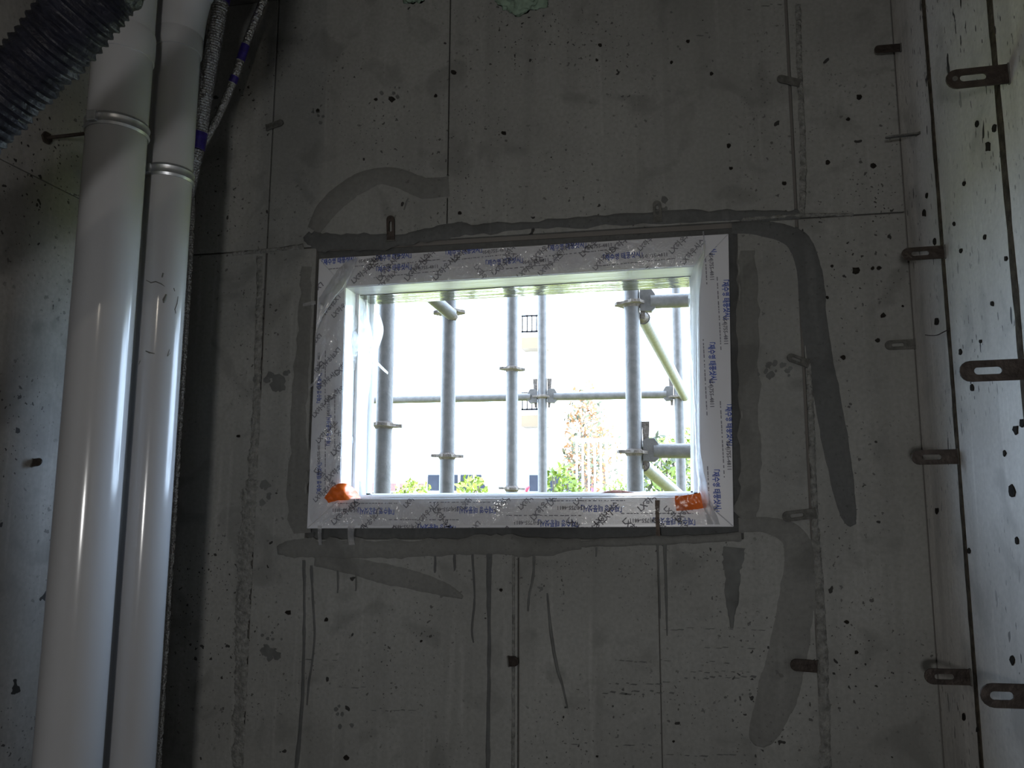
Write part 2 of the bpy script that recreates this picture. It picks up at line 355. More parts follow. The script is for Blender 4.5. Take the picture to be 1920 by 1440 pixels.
def blotches(cx, cy, sx, sy, n, r0, seed, mat):
    b = MB(); rq = random.Random(seed)
    for i in range(n):
        px, py = cx+rq.gauss(0, sx), cy+rq.gauss(0, sy); r_ = r0*rq.uniform(.3, 1.0); k = 9
        ring = [PY(px+r_*rq.uniform(.55,1.1)*math.cos(2*math.pi*q/k), py+r_*rq.uniform(.55,1.1)*math.sin(2*math.pi*q/k), -.0018-.00004*i) for q in range(k)]
        b.prism(ring, (0,.0019,0))
    return b.build('damp_mark', mat, wall_back)
for a in ((512,712,12,9,9,14,1),(530,700,5,5,3,12,2),(505,1222,9,10,8,13,3),(503,925,6,14,7,11,4),(1462,692,18,8,10,8,5),(1430,705,14,6,6,7,6),(505,1195,12,6,5,6,7),(1012,1100,6,8,7,4,8),(1055,1115,5,18,8,3,9),(600,215,14,12,6,5,10),(740,170,20,12,6,5,11),(1280,75,40,25,12,3,12),(1240,385,8,6,3,9,13),(1372,400,14,5,4,9,14),(640,1340,10,20,6,6,15),(1400,1310,16,14,9,4,16)):
    blotches(*a, M['stain'])
def scuffs(rows, seed):
    b = MB(); rq = random.Random(seed)
    for x0, y0, x1, y1, w_ in rows:
        n = int((x1-x0)/14); 
        for i in range(n):
            if rq.random() < .25: continue
            t = (i+rq.uniform(-.3,.3))/n; px = x0+(x1-x0)*t; py = y0+(y1-y0)*t+rq.gauss(0,1.6); l = rq.uniform(4,18); h_ = w_*rq.uniform(.3,1)
            ring = [PY(px-l/2,py,-.0019), PY(px-l*.2,py-h_*.5,-.0019), PY(px+l/2,py-h_*.2,-.0019), PY(px+l*.3,py+h_*.5,-.0019)]
            b.prism(ring, (0,.0019,0))
    return b.build('scuff_mark', M['stain'], wall_back)
scuffs([(1130,1284,1290,1282,4),(1135,1299,1270,1300,5),(1290,1272,1425,1268,6),(1300,1260,1420,1259,3),(1255,1418,1408,1414,4),(1150,1240,1380,1242,4),(1330,1214,1420,1215,3),(1060,1395,1230,1398,3),(1250,1180,1440,1178,3),(1310,66,1345,58,3),(1400,18,1480,4,4)], 3)
scuffs([(640,1290,740,1284,3),(560,1240,640,1238,3),(700,1330,830,1335,3)], 4)
# rough grout fins along the upright form joints
ribbon('grout_fin', [(1496,8,12),(1500,150,12),(1506,290,14),(1504,400,14)], RG, h=.0018, seed=51, edge=.3, bumpy=.004, n=30)
ribbon('grout_fin', [(1516,680,12),(1522,800,12),(1528,960,14),(1536,1100,20),(1543,1250,22),(1548,1440,24)], RG, h=.002, seed=52, edge=.35, bumpy=.009, n=40)
ribbon('grout_fin', [(487,480,12),(484,640,14),(478,800,16),(474,900,22)], RG, h=.0012, seed=53, edge=.5, bumpy=.004, n=30)
ribbon('grout_fin', [(470,900,34),(462,1020,30),(454,1150,28),(450,1300,26),(446,1440,24)], RG, h=.0012, seed=54, edge=.6, bumpy=.005, n=40)
ribbon('grout_fin', [(963,1030,6),(963,1200,6),(962,1440,8)], RG, h=.003, seed=55, edge=.3, bumpy=.003, n=30)
ribbon('grout_fin', [(1390,412,8),(1500,404,8),(1600,402,6)], RG, h=.003, seed=56, edge=.4, bumpy=.004, n=20)
ribbon('grout_fin', [(436,476,8),(500,470,8),(570,462,12)], RG, h=.003, seed=57, edge=.4, bumpy=.004, n=20)

# dark grout in the open joints of the pale wall
def joint_fill(y, w0, jit, seed):
    vs = []; fs = []; n = 90
    for i in range(n+1):
        z = ZC*i/n; a = w0*(1+jit*noise.noise(Vector((seed, z*9, 0)))+jit*.7*noise.noise(Vector((seed, z*31, 2)))); c = w0*(1+jit*noise.noise(Vector((seed+9, z*9, 0)))+jit*.7*noise.noise(Vector((seed+9, z*31, 2))))
        x = XR-.0025-.0012*noise.noise(Vector((seed, z*20, 5)))
        vs += [(XR+PANEL_D, y-a, z), (x, y-a*.9, z), (x-.001, y, z), (x, y+c*.9, z), (XR+PANEL_D, y+c, z)]
    for i in range(n):
        for k in range(4): fs.append([i*5+k, i*5+k+1, (i+1)*5+k+1, (i+1)*5+k])
    mesh_obj('joint_grout', vs, fs, M['grout_dark'], wall_right)
joint_fill(yj1, .0095, .35, 1.0); joint_fill(yj2, .013, .25, 4.0)
# single larger air holes
M['hole'] = plain('air_hole_shadow', (.02,.018,.016), .95, var=.3, scale=80, spec=.05)
def air_holes(spots, on, nrm, wall, tall):
    for i, (px, py, rr_) in enumerate(spots):
        k = 8; ring = []; rq = random.Random(i*3+int(px))
        for q in range(k):
            a = 2*math.pi*q/k; r_ = rr_*rq.uniform(.6, 1.1); ring.append(on(px+r_*math.cos(a)*(.75 if tall else 1), py+r_*math.sin(a)*(1.5 if tall else .9)))
        MB().prism([p+Vector(nrm)*.0028 for p in ring], Vector(nrm)*-.003).build('air_hole', M['hole'], wall)
air_holes([(1757,602,6),(1824,727,6),(1906,806,7),(1918,792,6),(1885,850,4),(1754,452,5),(1734,400,5),(1729,944,7),(1758,958,5),(1899,922,9),(1908,1014,5),(1900,1237,7),(1809,1344,5),(1835,1367,5),(1818,1033,4),(1833,233,5),(1866,241,6),(1854,276,7),(1739,366,4),(1809,344,4),(1790,420,3),(1803,470,4),(1848,445,4),(1888,485,4),(1862,570,4),(1840,640,3),(1802,660,4)], lambda a, c: PX(a, c, XR), (-1,0,0), wall_right, True)
air_holes([(851,136,6),(735,187,7),(705,187,4),(817,180,4),(945,250,5),(596,207,4),(1125,85,4),(1119,113,3),(1290,78,4),(1259,117,4),(1334,139,4),(1366,274,5),(1370,316,4),(1604,507,8),(1636,503,4),(1648,503,5),(1656,592,6),(1581,670,6),(1560,499,4),(1551,558,4),(1645,638,5),(1692,574,3),(1587,1166,5),(1606,1223,5),(790,1202,3),(940,1106,4),(612,1162,5),(541,1148,6),(650,1420,6),(1263,1390,3),(1120,1418,3),(447,818,4),(1682,43,5),(1610,182,6),(1590,224,4),(1552,305,5),(1637,312,6),(1470,344,5),(862,400,4)], lambda a, c: PY(a, c, 0), (0,-1,0), wall_back, False)

# ------------------------------------------------------------------ window frame
win = empty('window_1', (OUT_C[3]+OUT_C[2])*.5, 'white plastic window frame still wrapped in printed protective film', 'window'); win['kind'] = 'structure'
MEM = [('frame_head',0,1),('frame_jamb',1,2),('frame_sill',2,3),('frame_jamb',3,0)]
members = []
for nm, a, c in MEM:
    q = [OUT_C[a], OUT_C[c], IN_C[c], IN_C[a]]
    o = MB().prism(q, (0, FY1-FY0, 0)).build(nm, M['frame'], win, bevel=.002)
    members.append((o, q))
# glossy lining of the reveal and its sash tracks
cen = sum(IN_C, Vector())/4
for k in range(4):
    a, c = IN_C[k], IN_C[(k+1)%4]; inw = ((cen-(a+c)/2)); inw.y = 0
    ax = (c-a).normalized(); inw = (inw - ax*inw.dot(ax)).normalized()
    for nm, y0, y1, th in (('reveal_lining', FY0+.003, FY1-.002, .0015), ('sash_track', .055, .061, .012), ('sash_track', .120, .126, .012), ('outer_stop', FY1-.014, FY1, .016)):
        if nm != 'reveal_lining' and k in (0,): continue
        p = [Vector((a.x, y0, a.z)), Vector((c.x, y0, c.z)), Vector((c.x, y1, c.z)), Vector((a.x, y1, a.z))]
        if nm != 'reveal_lining': p = [x + (ax if i in (0,3) else -ax)*.002 for i, x in enumerate(p)]
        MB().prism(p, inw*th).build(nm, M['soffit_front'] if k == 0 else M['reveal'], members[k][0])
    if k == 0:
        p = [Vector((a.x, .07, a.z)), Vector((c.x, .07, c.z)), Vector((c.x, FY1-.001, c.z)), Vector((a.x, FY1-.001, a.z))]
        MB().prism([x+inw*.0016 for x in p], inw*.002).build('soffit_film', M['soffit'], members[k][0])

# printing on the film and the frame: real lettering as flat ink
_tc = {}
def glyphs(s, size):
    if s in _tc: base = _tc[s]
    else:
        cu = bpy.data.curves.new('lettering', 'FONT'); cu.body = s; cu.size = 1; cu.resolution_u = 1; cu.offset = .03 if s == BLUE else .028
        ob = bpy.data.objects.new('lettering', cu); COL.objects.link(ob)
        dg = bpy.context.evaluated_depsgraph_get(); me = bpy.data.meshes.new_from_object(ob.evaluated_get(dg))
        base = ([(v.co.x, v.co.y) for v in me.vertices], [list(p.vertices) for p in me.polygons])
        bpy.data.objects.remove(ob); bpy.data.curves.remove(cu); bpy.data.meshes.remove(me); _tc[s] = base
    return [(x*size, y*size) for x, y in base[0]], base[1]
def letter(mb, s, px, py, ang, size, sx=1.0, y=FY0-.0012):
    o = PY(px, py, y); ca, sa = math.cos(ang), math.sin(ang); vs, fs = glyphs(s, size)
    mb.add([(o.x+ca*x*sx-sa*z, y, o.z+sa*x*sx+ca*z) for x, z in vs], fs)
def dashes(mb, px, py, ang, length, h, y=FY0-.0012, seed=0):
    """the line of print too fine to read, as the row of specks it shows"""
    rr = random.Random(seed); o = PY(px, py, y); ca, sa = math.cos(ang), math.sin(ang); x = 0
    while x < length:
        wd = rr.uniform(.003, .012)
        q = [(x,0),(x+wd,0),(x+wd,h),(x,h)]; mb.add([(o.x+ca*u-sa*w_, y, o.z+sa*u+ca*w_) for u, w_ in q], [[0,1,2,3]]); x += wd+rr.choice((.002,.002,.006))
def clipped(mb, name, mat, k):
    o, q = members[k]; me = bpy.data.meshes.new(name); me.from_pydata([tuple(v) for v in mb.v], [], mb.f)
    bm = bmesh.new(); bm.from_mesh(me); ctr = sum(q, Vector())/4
    for i in range(4):
        a, c = q[i], q[(i+1)%4]; d = (c-a).normalized(); n = Vector((d.z, 0, -d.x))
        if n.dot(ctr-a) > 0: n = -n
        bmesh.ops.bisect_plane(bm, geom=bm.verts[:]+bm.edges[:]+bm.faces[:], plane_co=a, plane_no=n, clear_outer=True)
    bm.to_mesh(me); bm.free(); ob = link(name, me, mat, o); return ob
BLUE, TEL, DIAG = '「재수영 태풍샷시」', '054)755-4811', 'LX하우시스'
rad = math.radians
blue = [MB() for _ in range(4)]; black = [MB() for _ in range(4)]
def stamp(k, px, py, deg, size=.021, tel=True, sd=0):
    a = rad(deg); letter(blue[k], BLUE, px, py, a, size, .72)
    L0 = size*6.0*.9; ca, sa = math.cos(a), math.sin(a); s = F/2.2
    if tel: letter(black[k], TEL, px+ca*L0*s, py-sa*L0*s, a, size*.72, .95)
    off = size*.75*s
    dashes(black[k], px+sa*off, py+ca*off, a, size*10, .0026, seed=sd)
tilt = 2.9
for i, (px, py) in enumerate([(598,497),(700,511),(905,499),(1022,471),(1125,489),(830,480)]): stamp(0, px, py, tilt, sd=i)
stamp(0, 700, 490, tilt, tel=False, sd=9)
for i, (px, py) in enumerate([(1358,519),(1332,636),(1364,752),(1340,874),(1332,400)]): stamp(1, px-4, py, -89, sd=20+i)
for i, (px, py) in enumerate([(935,951),(1172,948),(745,953),(1090,976),(1310,972),(860,984)]): stamp(2, px, py, 180.5, sd=30+i)
for i, (px, py) in enumerate([(602,930),(602,760),(620,840)]): stamp(3, px, py, 92, size=.017, sd=40+i)
rr = random.Random(11)
def diag_row(k, a, c, n, offs):
    for i in range(n):
        for j, of in enumerate(offs):
            t = (i+.5*j+rr.uniform(-.12,.12))/n; px = a[0]+(c[0]-a[0])*t; py = a[1]+(c[1]-a[1])*t
            an = rr.choice((45, 45, -45, 225)) + rr.uniform(-9, 9)
            letter(black[k], DIAG, px+of[0]+rr.uniform(-6,6), py+of[1]+rr.uniform(-6,6), rad(an), rr.uniform(.019,.024), .9)
diag_row(0, (640,525), (1300,482), 13, [(0,-14),(0,14)])
diag_row(2, (600,968), (1300,966), 13, [(0,-12),(0,14)])
diag_row(3, (620,520), (606,985), 9, [(-18,0),(12,0)])
for k in range(4):
    clipped(blue[k], 'blue_lettering', M['ink_blue'], k)
    if black[k].v: clipped(black[k], 'dark_lettering', M['ink_black'], k)

# wrinkled film wrapped over head, left jamb and sill
def sheet(name, rows, mat, amp, freq, seed, nu=60, nv=10, parent=win, label=None, y=None):
    """rows: list of rows of (px,py,y) control points; wrinkled by noise along y"""
    rows = [catmull(r, max(2, nu//max(1, len(r)-1))) for r in rows]; n = min(len(r) for r in rows); cols = []
    for i in range(n):
        colp = catmull([r[i] for r in rows], max(2, nv//max(1, len(rows)-1))); cols.append([PY(*p) for p in colp])
    m_ = len(cols[0]); vs = []
    for i in range(n):
        for j in range(m_):
            p = cols[i][j]; q = Vector((p.x*freq+seed*3.3, p.z*freq, seed))
            d = amp*(abs(noise.noise(q))*1.4 + .5*noise.noise(q*2.7)+.25*noise.noise(q*6))
            vs.append(Vector((p.x+d*.3, p.y-abs(d), p.z+d*.3)))
    fs = [[i*m_+j, (i+1)*m_+j, (i+1)*m_+j+1, i*m_+j+1] for i in range(n-1) for j in range(m_-1)]
    o = mesh_obj(name, vs, fs, mat, parent, smooth=True)
    if label: o['label'] = label
    return o
fy = FY0-.004
sheet('film_wrap', [[(640,488,fy),(800,476,fy),(1000,464,fy),(1150,455,fy),(1316,444,fy-.004)], [(646,514,fy),(800,505,fy-.003),(1000,490,fy),(1150,482,fy-.006),(1314,474,fy-.008)], [(650,536,fy),(800,530,fy),(1000,518,fy),(1150,509,fy),(1312,500,fy)]], M['film'], .009, 13, 1, nu=110, nv=14)
sheet('film_wrap', [[(600,560,fy),(590,640,fy),(586,740,fy),(582,850,fy),(580,960,fy),(590,985,fy)], [(625,520,fy),(618,640,fy-.008),(612,740,fy-.004),(608,850,fy-.006),(606,950,fy-.004),(612,978,fy)], [(646,540,fy),(643,640,fy),(641,740,fy),(638,850,fy),(637,930,fy),(640,960,fy)]], M['film'], .010, 12, 2, nu=90, nv=14)
sheet('film_wrap', [[(640,940,fy),(800,938,fy),(1000,937,fy),(1150,936,fy),(1312,934,fy)], [(620,965,fy),(800,962,fy-.004),(1000,960,fy),(1150,960,fy-.006),(1330,960,fy-.006)], [(600,986,fy),(800,986,fy),(1000,985,fy),(1150,984,fy),(1346,984,fy)]], M['film'], .008, 14, 3, nu=110, nv=14)
sheet('film_flap', [[(598,560,fy),(640,500,fy),(672,482,fy)], [(596,590,fy-.015),(640,540,fy-.012),(664,506,fy-.006)], [(590,640,fy-.004),(610,580,fy-.006),(646,545,fy-.003)]], M['film_w'], .010, 16, 4, nu=30, nv=16)
# film edge standing up along the right jamb
edge = [(1318,434,-.05),(1320,470,-.06),(1312,520,-.06),(1306,600,-.05),(1303,680,-.045),(1305,760,-.04),(1309,830,-.045),(1318,890,-.05),(1332,940,-.05),(1348,984,-.04)]
wid = [1,4,18,16,8,4,6,12,16,22]
sheet('film_edge', [[(x-wd, y, d) for (x,y,d), wd in zip(edge, wid)], [(x-wd*.4, y, d-.012) for (x,y,d), wd in zip(edge, wid)], [(x+2, y, d+.008) for (x,y,d) in edge]], M['film_w'], .006, 26, 5, nu=110, nv=6)
# loose white sheet in the left reveal with a knotted twist and a tail
sheet('film_flap', [[(652,548,.02),(650,640,.02),(646,760,.02),(644,900,.02)], [(668,556,.06),(676,640,.07),(668,760,.07),(660,900,.06)], [(684,568,.10),(700,650,.13),(690,760,.12),(684,905,.12)]], M['film_x'], .012, 14, 6, nu=60, nv=14)
sheet('film_flap', [[(704,588,.16),(708,620,.16),(704,645,.15),(700,668,.15)], [(712,590,.165),(719,615,.165),(716,636,.16),(704,668,.155)]], M['film_x'], .004, 30, 7, nu=24, nv=6)
sheet('film_tail', [[(706,676,.15),(716,686,.15),(728,698,.15)], [(707,684,.15),(716,693,.15),(727,702,.15)]], M['film_x'], .002, 30, 8, nu=10, nv=4)
sheet('film_knot', [[(690,652,.13),(697,645,.13),(704,650,.13)], [(688,660,.12),(698,656,.11),(708,660,.12)], [(690,668,.13),(697,672,.13),(706,668,.13)]], M['film_w'], .012, 60, 9, nu=20, nv=14)
sheet('film_tail', [[(600,690,fy),(590,712,fy),(578,727,fy)], [(604,694,fy),(594,716,fy),(580,729,fy)]], M['film_w'], .002, 30, 10, nu=10, nv=4)
sheet('film_tail', [[(592,564,fy),(580,566,fy),(568,570,fy)], [(592,571,fy),(580,573,fy),(568,575,fy)]], M['film_w'], .002, 30, 11, nu=10, nv=4)
for i, (x0, w0) in enumerate([(600,4),(659,7)]):
    sheet('film_tail', [[(x0-w0,986,fy),(x0-w0,1004,fy+.01),(x0-w0+2,1022,fy+.02)], [(x0+w0,986,fy),(x0+w0*.6,1004,fy+.01),(x0+w0,1022,fy+.02)]], M['film_w'], .003, 40, 12+i, nu=12, nv=4)
sheet('tie_strip', [[(1228,938,fy-.006),(1229,970,fy-.008),(1230,1004,fy-.004)], [(1237,938,fy-.006),(1236,970,fy-.008),(1238,1006,fy-.004)]], M['scaf_d'], .001, 30, 15, nu=14, nv=4)
# orange tape in the lower corners
sheet('orange_tape', [[(608,934,fy-.002),(625,912,fy-.004),(646,906,fy-.006),(664,916,.0),(676,932,.02)], [(612,938,fy-.004),(626,928,fy-.016),(645,925,fy-.02),(662,930,-.01),(676,935,.02)], [(616,944,fy-.002),(628,940,fy-.006),(645,938,fy-.006),(660,937,-.02),(672,937,.01)]], M['tape'], .008, 26, 16, nu=36, nv=14, label='crumpled orange tape on the lower left corner')
sheet('orange_tape', [[(1265,930,fy-.006),(1285,929,fy-.007),(1305,926,fy-.008),(1322,920,fy-.01)], [(1266,945,fy-.006),(1285,944,fy-.010),(1305,943,fy-.012),(1326,940,fy-.01)], [(1268,958,fy-.005),(1285,957,fy-.007),(1305,955,fy-.007),(1324,952,fy-.008)]], M['tape'], .005, 26, 17, nu=30, nv=12, label='orange tape on the lower right corner')
# lump of brown debris lying on the sill
b = MB(); c0 = PY(1157, 930, .14)
pts = [c0+Vector((t*.05, .01*math.sin(t*3), 0)) for t in (-1,-.6,-.2,.2,.6,1)]
b.tube([p+Vector((0,0,.004+.004*random.random())) for p in pts], [.003,.008,.011,.012,.009,.003], 10)
o = b.build('debris_lump', M['mud'], None, True); tag(o, 'small crumbly brown clod lying on the window sill', 'debris')

# ------------------------------------------------------------------ iron form ties left in the walls
def slot_plate(mb, L, W, T, slot=True, hole=False, ns=8):
    """flat bar along +x in the xz plane, rounded far end, with a long slot; 2-ring construction"""
    def stadium(x0, x1, r, n):
        pts = []
        for i in range(n+1): a = -math.pi/2+math.pi*i/n; pts.append((x1+r*math.cos(a), r*math.sin(a)))
        for i in range(n+1): a = math.pi/2+math.pi*i/n; pts.append((x0+r*math.cos(a), r*math.sin(a)))
        return pts
    n = ns; r = W/2
    outer = stadium(0, L-r, r, n)
    outer = outer[:n+1] + [(-.0, r-2*r*i/n) for i in range(n+1)]       # square root end
    if slot:
        inner = stadium(L*.42, L*.72, W*.17, n); v = []
        for y in (-T/2, T/2): v += [(x,y,z) for x,z in outer]+[(x,y,z) for x,z in inner]
        N_ = len(outer); f = []
        for i in range(N_):
            j = (i+1)%N_; f += [[i,j,N_+j,N_+i],[2*N_+i,3*N_+i,3*N_+j,2*N_+j],[i,2*N_+i,2*N_+j,j],[N_+i,N_+j,3*N_+j,3*N_+i]]
        mb.add(v, f)
    else:
        mb.prism([(x,-T/2,z) for x,z in outer], (0,T,0))
def form_tie(base, tip_dir, face_n, L, W, mat, label, slot=True, T=.004, pin=False):
    """flat tie bar: base point on the wall, direction of the bar, normal of its flat face"""
    X = Vector(tip_dir).normalized(); Y = Vector(face_n); Y = (Y-X*Y.dot(X)).normalized(); Z = X.cross(Y)
    R = Matrix((X, Y, Z)).transposed().to_4x4(); R.translation = base
    mb = MB(); slot_plate(mb, L, W, T, slot)
    root = empty('form_tie', base, label, 'metal tie', 'flat iron form ties left in the walls')
    mb.v = [R @ v for v in mb.v]; mb.build('tie_bar', mat, root, bevel=.0006)
    c = MB(); c.box((-.001,-T*.8,-W*.54),(.003,T*.8,W*.54)); c.v = [R @ v for v in c.v]; c.build('tie_collar', M['tie_grey'], root)
    if pin:
        c = MB(); c.tube([(L*.86,-T,0),(L*.86,T,0)], W*.13, 8); c.v = [R @ v for v in c.v]; c.build('rivet', M['tie_grey'], root)
    return root
RW = [ # base px,py, tip px, width px, material, label
    (1893,138,1772,36,'iron','large iron tab with rivet and slot at the top of the pale wall',True,True),
    (1772,472,1690,23,'iron','iron tab with slot level with the top of the window',True,False),
    (1925,692,1798,36,'iron','large dark iron tab with bright slot halfway up the pale wall',True,False),
    (1798,856,1709,25,'iron','iron tab with slot level with the orange tape on the frame',True,False),
    (1821,1270,1733,25,'iron','iron tab with slot low on the pale wall beside the larger tab',True,False),
    (1932,1306,1838,38,'iron','large dark iron tab with slot lowest on the pale wall',True,False),
    (1690,89,1639,15,'iron','small dark iron stub highest in the wall corner',False,False),
    (1716,645,1659,17,'tie_grey','grey cement-coated tab in the wall corner just below the thin bent wire',True,False),
]
for bx, by, tx, wpx, mt, lb, sl, pin in RW:
    base = PX(bx, by, XR-.001); dep = (base.y-CAM.y)
    tip = PY(tx, by, base.y)
    form_tie(base, (-1, 0, (-.02 if bx > 1700 else .02)), (0,-1,0), base.x-tip.x, wpx*dep/F*1.02, M[mt], lb, sl, T=.004, pin=pin)
base = PX(1722, 251, XR-.001); tip = PY(1660, 258, base.y)
form_tie(base, tip-base, (0,-.25,1), (tip-base).length, .03, M['tie_grey'], 'thin edge-on iron tab near the corner below the top stub', True)
BWT = [ # on the window wall: base, tip (pixels), width px
    ((1499,156),(1457,146),15,'tie_grey','grey stub hammered flat at the upright joint near the ceiling',False),
    ((1516,682),(1476,668),15,'tie_grey','grey bent tab on the upright joint beside the right jamb',True),
    ((1530,962),(1467,970),18,'tie_grey','grey slotted tab on the upright joint level with the frame bottom',True),
    ((1534,1250),(1482,1246),20,'iron','dark square-ended tab on the upright joint below the window',False),
    ((733,452),(732,404),17,'iron','dark upright iron tab above the head of the frame on the left',True),
    ((1234,416),(1231,376),16,'tie_grey','grey upright tab above the head of the frame on the right',True),
    ((500,240),(530,228),14,'tie_grey','bent grey stub high on the wall right of the foil hoses',False),
    ((953,1240),(972,1240),18,'iron','small dark square stub on the joint under the window',False),
]
for (b0, t0, wpx, mt, lb, sl) in BWT:
    base, tip = PY(*b0, -.004), PY(*t0, -.016)
    form_tie(base, tip-base, (0,-1,0), (tip-base).length, wpx*2.2/F, M[mt], lb, sl, T=.005)
base = PX(60, 868, XL+.001); form_tie(base, (1,-.1,.1), (0,-1,.3), .03, .02, M['iron'], 'short dark stub on the wall left of the pipes', False)
# thin bent wire on the pale wall
b = MB(); wp = [PX(1780,618,XR-.004), PX(1770,622,XR-.012), PX(1758,628,XR-.02), PX(1746,629,XR-.018), PX(1735,628,XR-.012)]
b.tube(catmull([tuple(p) for p in wp], 6), .0011, 6)
tag(b.build('tie_wire', M['iron'], None, True), 'thin bent rusty wire sticking out of the pale wall', 'wire')

# ------------------------------------------------------------------ white pipes and clamps
yp1 = PX(85, 268, XL).y; yp2 = yp1 + .145
def axis_at(pxc, pyc, y): p = PY(pxc, pyc, y); return p.x
X1 = axis_at(192, 600, yp1); R1 = .069
X2 = axis_at(296, 650, yp2); R2 = .057
print('PIPES', yp1, X1, yp2, X2, 'dist', X1-XL, X2-XL)
def lathe_pipe(x, y, prof, seg=48): return MB().tube([(x,y,z) for z, r in prof], [r for z, r in prof], seg)
z1 = PY(245, 108, yp1).z; z1b = PY(245, 60, yp1).z
p1 = empty('drain_pipe', (X1,yp1,0), 'thick white plastic drain pipe nearest the left edge', 'pipe', 'white drain pipes')
lathe_pipe(X1, yp1, [(0,R1),(.4,R1),(.9,R1),(1.4,R1),(1.9,R1),(z1,R1),(z1+.02,R1)]).build('pipe', M['pvc'], p1, True)
lathe_pipe(X1, yp1, [(z1-.003,R1),(z1-.002,R1*1.045),(z1+.012,R1*1.06),(z1b-.01,R1*1.06),(z1b,R1*1.03),(z1b+.001,R1*.99),(ZC,R1*.99)]).build('coupling', M['pvc'], p1, True)
z2 = PY(330, 100, yp2).z; z2b = PY(330, 62, yp2).z
p2 = empty('drain_pipe', (X2,yp2,0), 'slimmer white plastic drain pipe with dirt scratches, right of the thick one', 'pipe', 'white drain pipes')
lathe_pipe(X2, yp2, [(0,R2),(.4,R2),(.9,R2),(1.4,R2),(1.9,R2),(z2,R2),(z2+.02,R2)]).build('pipe', M['pvc'], p2, True)
lathe_pipe(X2, yp2, [(z2-.003,R2),(z2-.002,R2*1.06),(z2+.01,R2*1.08),(z2b-.004,R2*1.08),(z2b,R2*1.05)]).build('coupling', M['pvc'], p2, True)
el = [(X2,yp2,z2b-.01),(X2+.004,yp2,z2b+.05),(X2+.02,yp2-.005,z2b+.11),(X2+.045,yp2-.01,z2b+.17),(X2+.06,yp2-.01,ZC)]
MB().tube(catmull(el, 5), [R2*1.08, R2*1.10]+[R2*1.12]*19, 40).build('elbow', M['pvc'], p2, True)
# scratches of dirt on the slim pipe
def scratch(pts, r):
    b = MB(); q = []
    for px, py in pts:
        d = ray(px, py); # meet the pipe's surface
        ox, oy = CAM.x-X2, CAM.y-yp2; A = d.x*d.x+d.y*d.y; B = ox*d.x+oy*d.y; C = ox*ox+oy*oy-(R2+.0003)**2
        disc = B*B-A*C
        if disc <= 0: continue
        q.append(CAM+d*((-B-math.sqrt(disc))/A))
    if len(q) > 1: b.tube(q, [r*.5]+[r]*(len(q)-2)+[r*.4], 6).build('dirt_mark', M['tie_grey'], p2)
for s, r in (([(274,525),(283,530),(292,528),(302,532),(309,537)], .0016), ([(306,512),(304,520)], .004), ([(312,552),(308,562),(307,568)], .0045), ([(273,658),(280,661),(290,663)], .0022), ([(334,556),(332,570),(328,580),(330,588)], .001), ([(326,540),(328,546)],.002), ([(318,655),(314,668),(320,662)], .001), ([(263,676),(260,684)], .0012)): scratch(s, r)

def clamp(x, y, z, r, label, toward):
    root = empty('pipe_clamp', (x, y, z), label, 'clamp', 'steel clamps holding the drain pipes')
    seg = 48; v = []; f = []; h = .016
    prof = [(r+.0004,-h),(r+.0025,-h),(r+.005,-h*.6),(r+.0028,-h*.2),(r+.0028,h*.2),(r+.005,h*.6),(r+.0025,h),(r+.0004,h)]; n = len(prof)
    for k in range(seg):
        a = 2*math.pi*k/seg; v += [(x+q*math.cos(a), y+q*math.sin(a), z+hh) for q, hh in prof]
    for k in range(seg):
        for i in range(n): f.append([k*n+i, ((k+1)%seg)*n+i, ((k+1)%seg)*n+(i+1)%n, k*n+(i+1)%n])
    MB().add(v, f).build('band', M['steel'], root, True)
    MB().tube([(x-r-.003,y,z),(XL+.001,y,z-.002)], .0045, 10).build('bolt', M['iron'], root, True)
    MB().tube([(XL+.0005,y,z-.002),(XL+.006,y,z-.002)], .016, 6).build('wall_plate', M['iron'], root)
    a = math.radians(toward); cx, cy = x+(r+.006)*math.cos(a), y+(r+.006)*math.sin(a)
    MB().box((cx-.012,cy-.009,z-.013),(cx+.012,cy+.006,z+.013)).build('clasp', M['steel'], root, bevel=.003)
    return root
clamp(X1, yp1, PY(205, 246, yp1).z, R1, 'galvanised steel clamp around the thick white pipe', -95)
clamp(X2, yp2, PY(310, 333, yp2).z, R2, 'shiny steel clamp around the slimmer white pipe', -110)

# ------------------------------------------------------------------ navy corrugated duct crossing the upper left corner
yd = -1.22
A_, B_ = PY(0, 190, yd), PY(176, 0, yd); dr = (B_-A_).normalized()
ctl = [A_-dr*.30+Vector((0,-.03,-.02)), A_, B_, B_+dr*.06+Vector((0,.01,.02)), B_+Vector((.05,.03,.26)), Vector((B_.x+.05, yd+.05, ZC-.002))]
path = [Vector(p) for p in catmull([tuple(p) for p in ctl], 60)]; acc = [0]
for i in range(1, len(path)): acc.append(acc[-1]+(path[i]-path[i-1]).length)
pts = []; rads = []; j = 0; n = int(acc[-1]/.0028)
for i in range(n+1):
    sl = acc[-1]*i/n
    while j < len(acc)-2 and acc[j+1] < sl: j += 1
    pts.append(path[j].lerp(path[j+1], (sl-acc[j])/max(1e-9, acc[j+1]-acc[j])))
    rads.append(.050+.0026*math.sin(sl/.0145*2*math.pi)+.002*math.sin(sl*17))
b = MB(); b.tube(pts, rads, 30)
for i, v in enumerate(b.v):
    nn = noise.noise(v*45)*.004+noise.noise(v*18)*.004; ctr = pts[i//30]; b.v[i] = v+(v-ctr).normalized()*nn
duct = b.build('flexible_duct', M['duct'], None, True); tag(duct, 'dark navy corrugated flexible duct crossing in front of the thick pipe', 'duct')
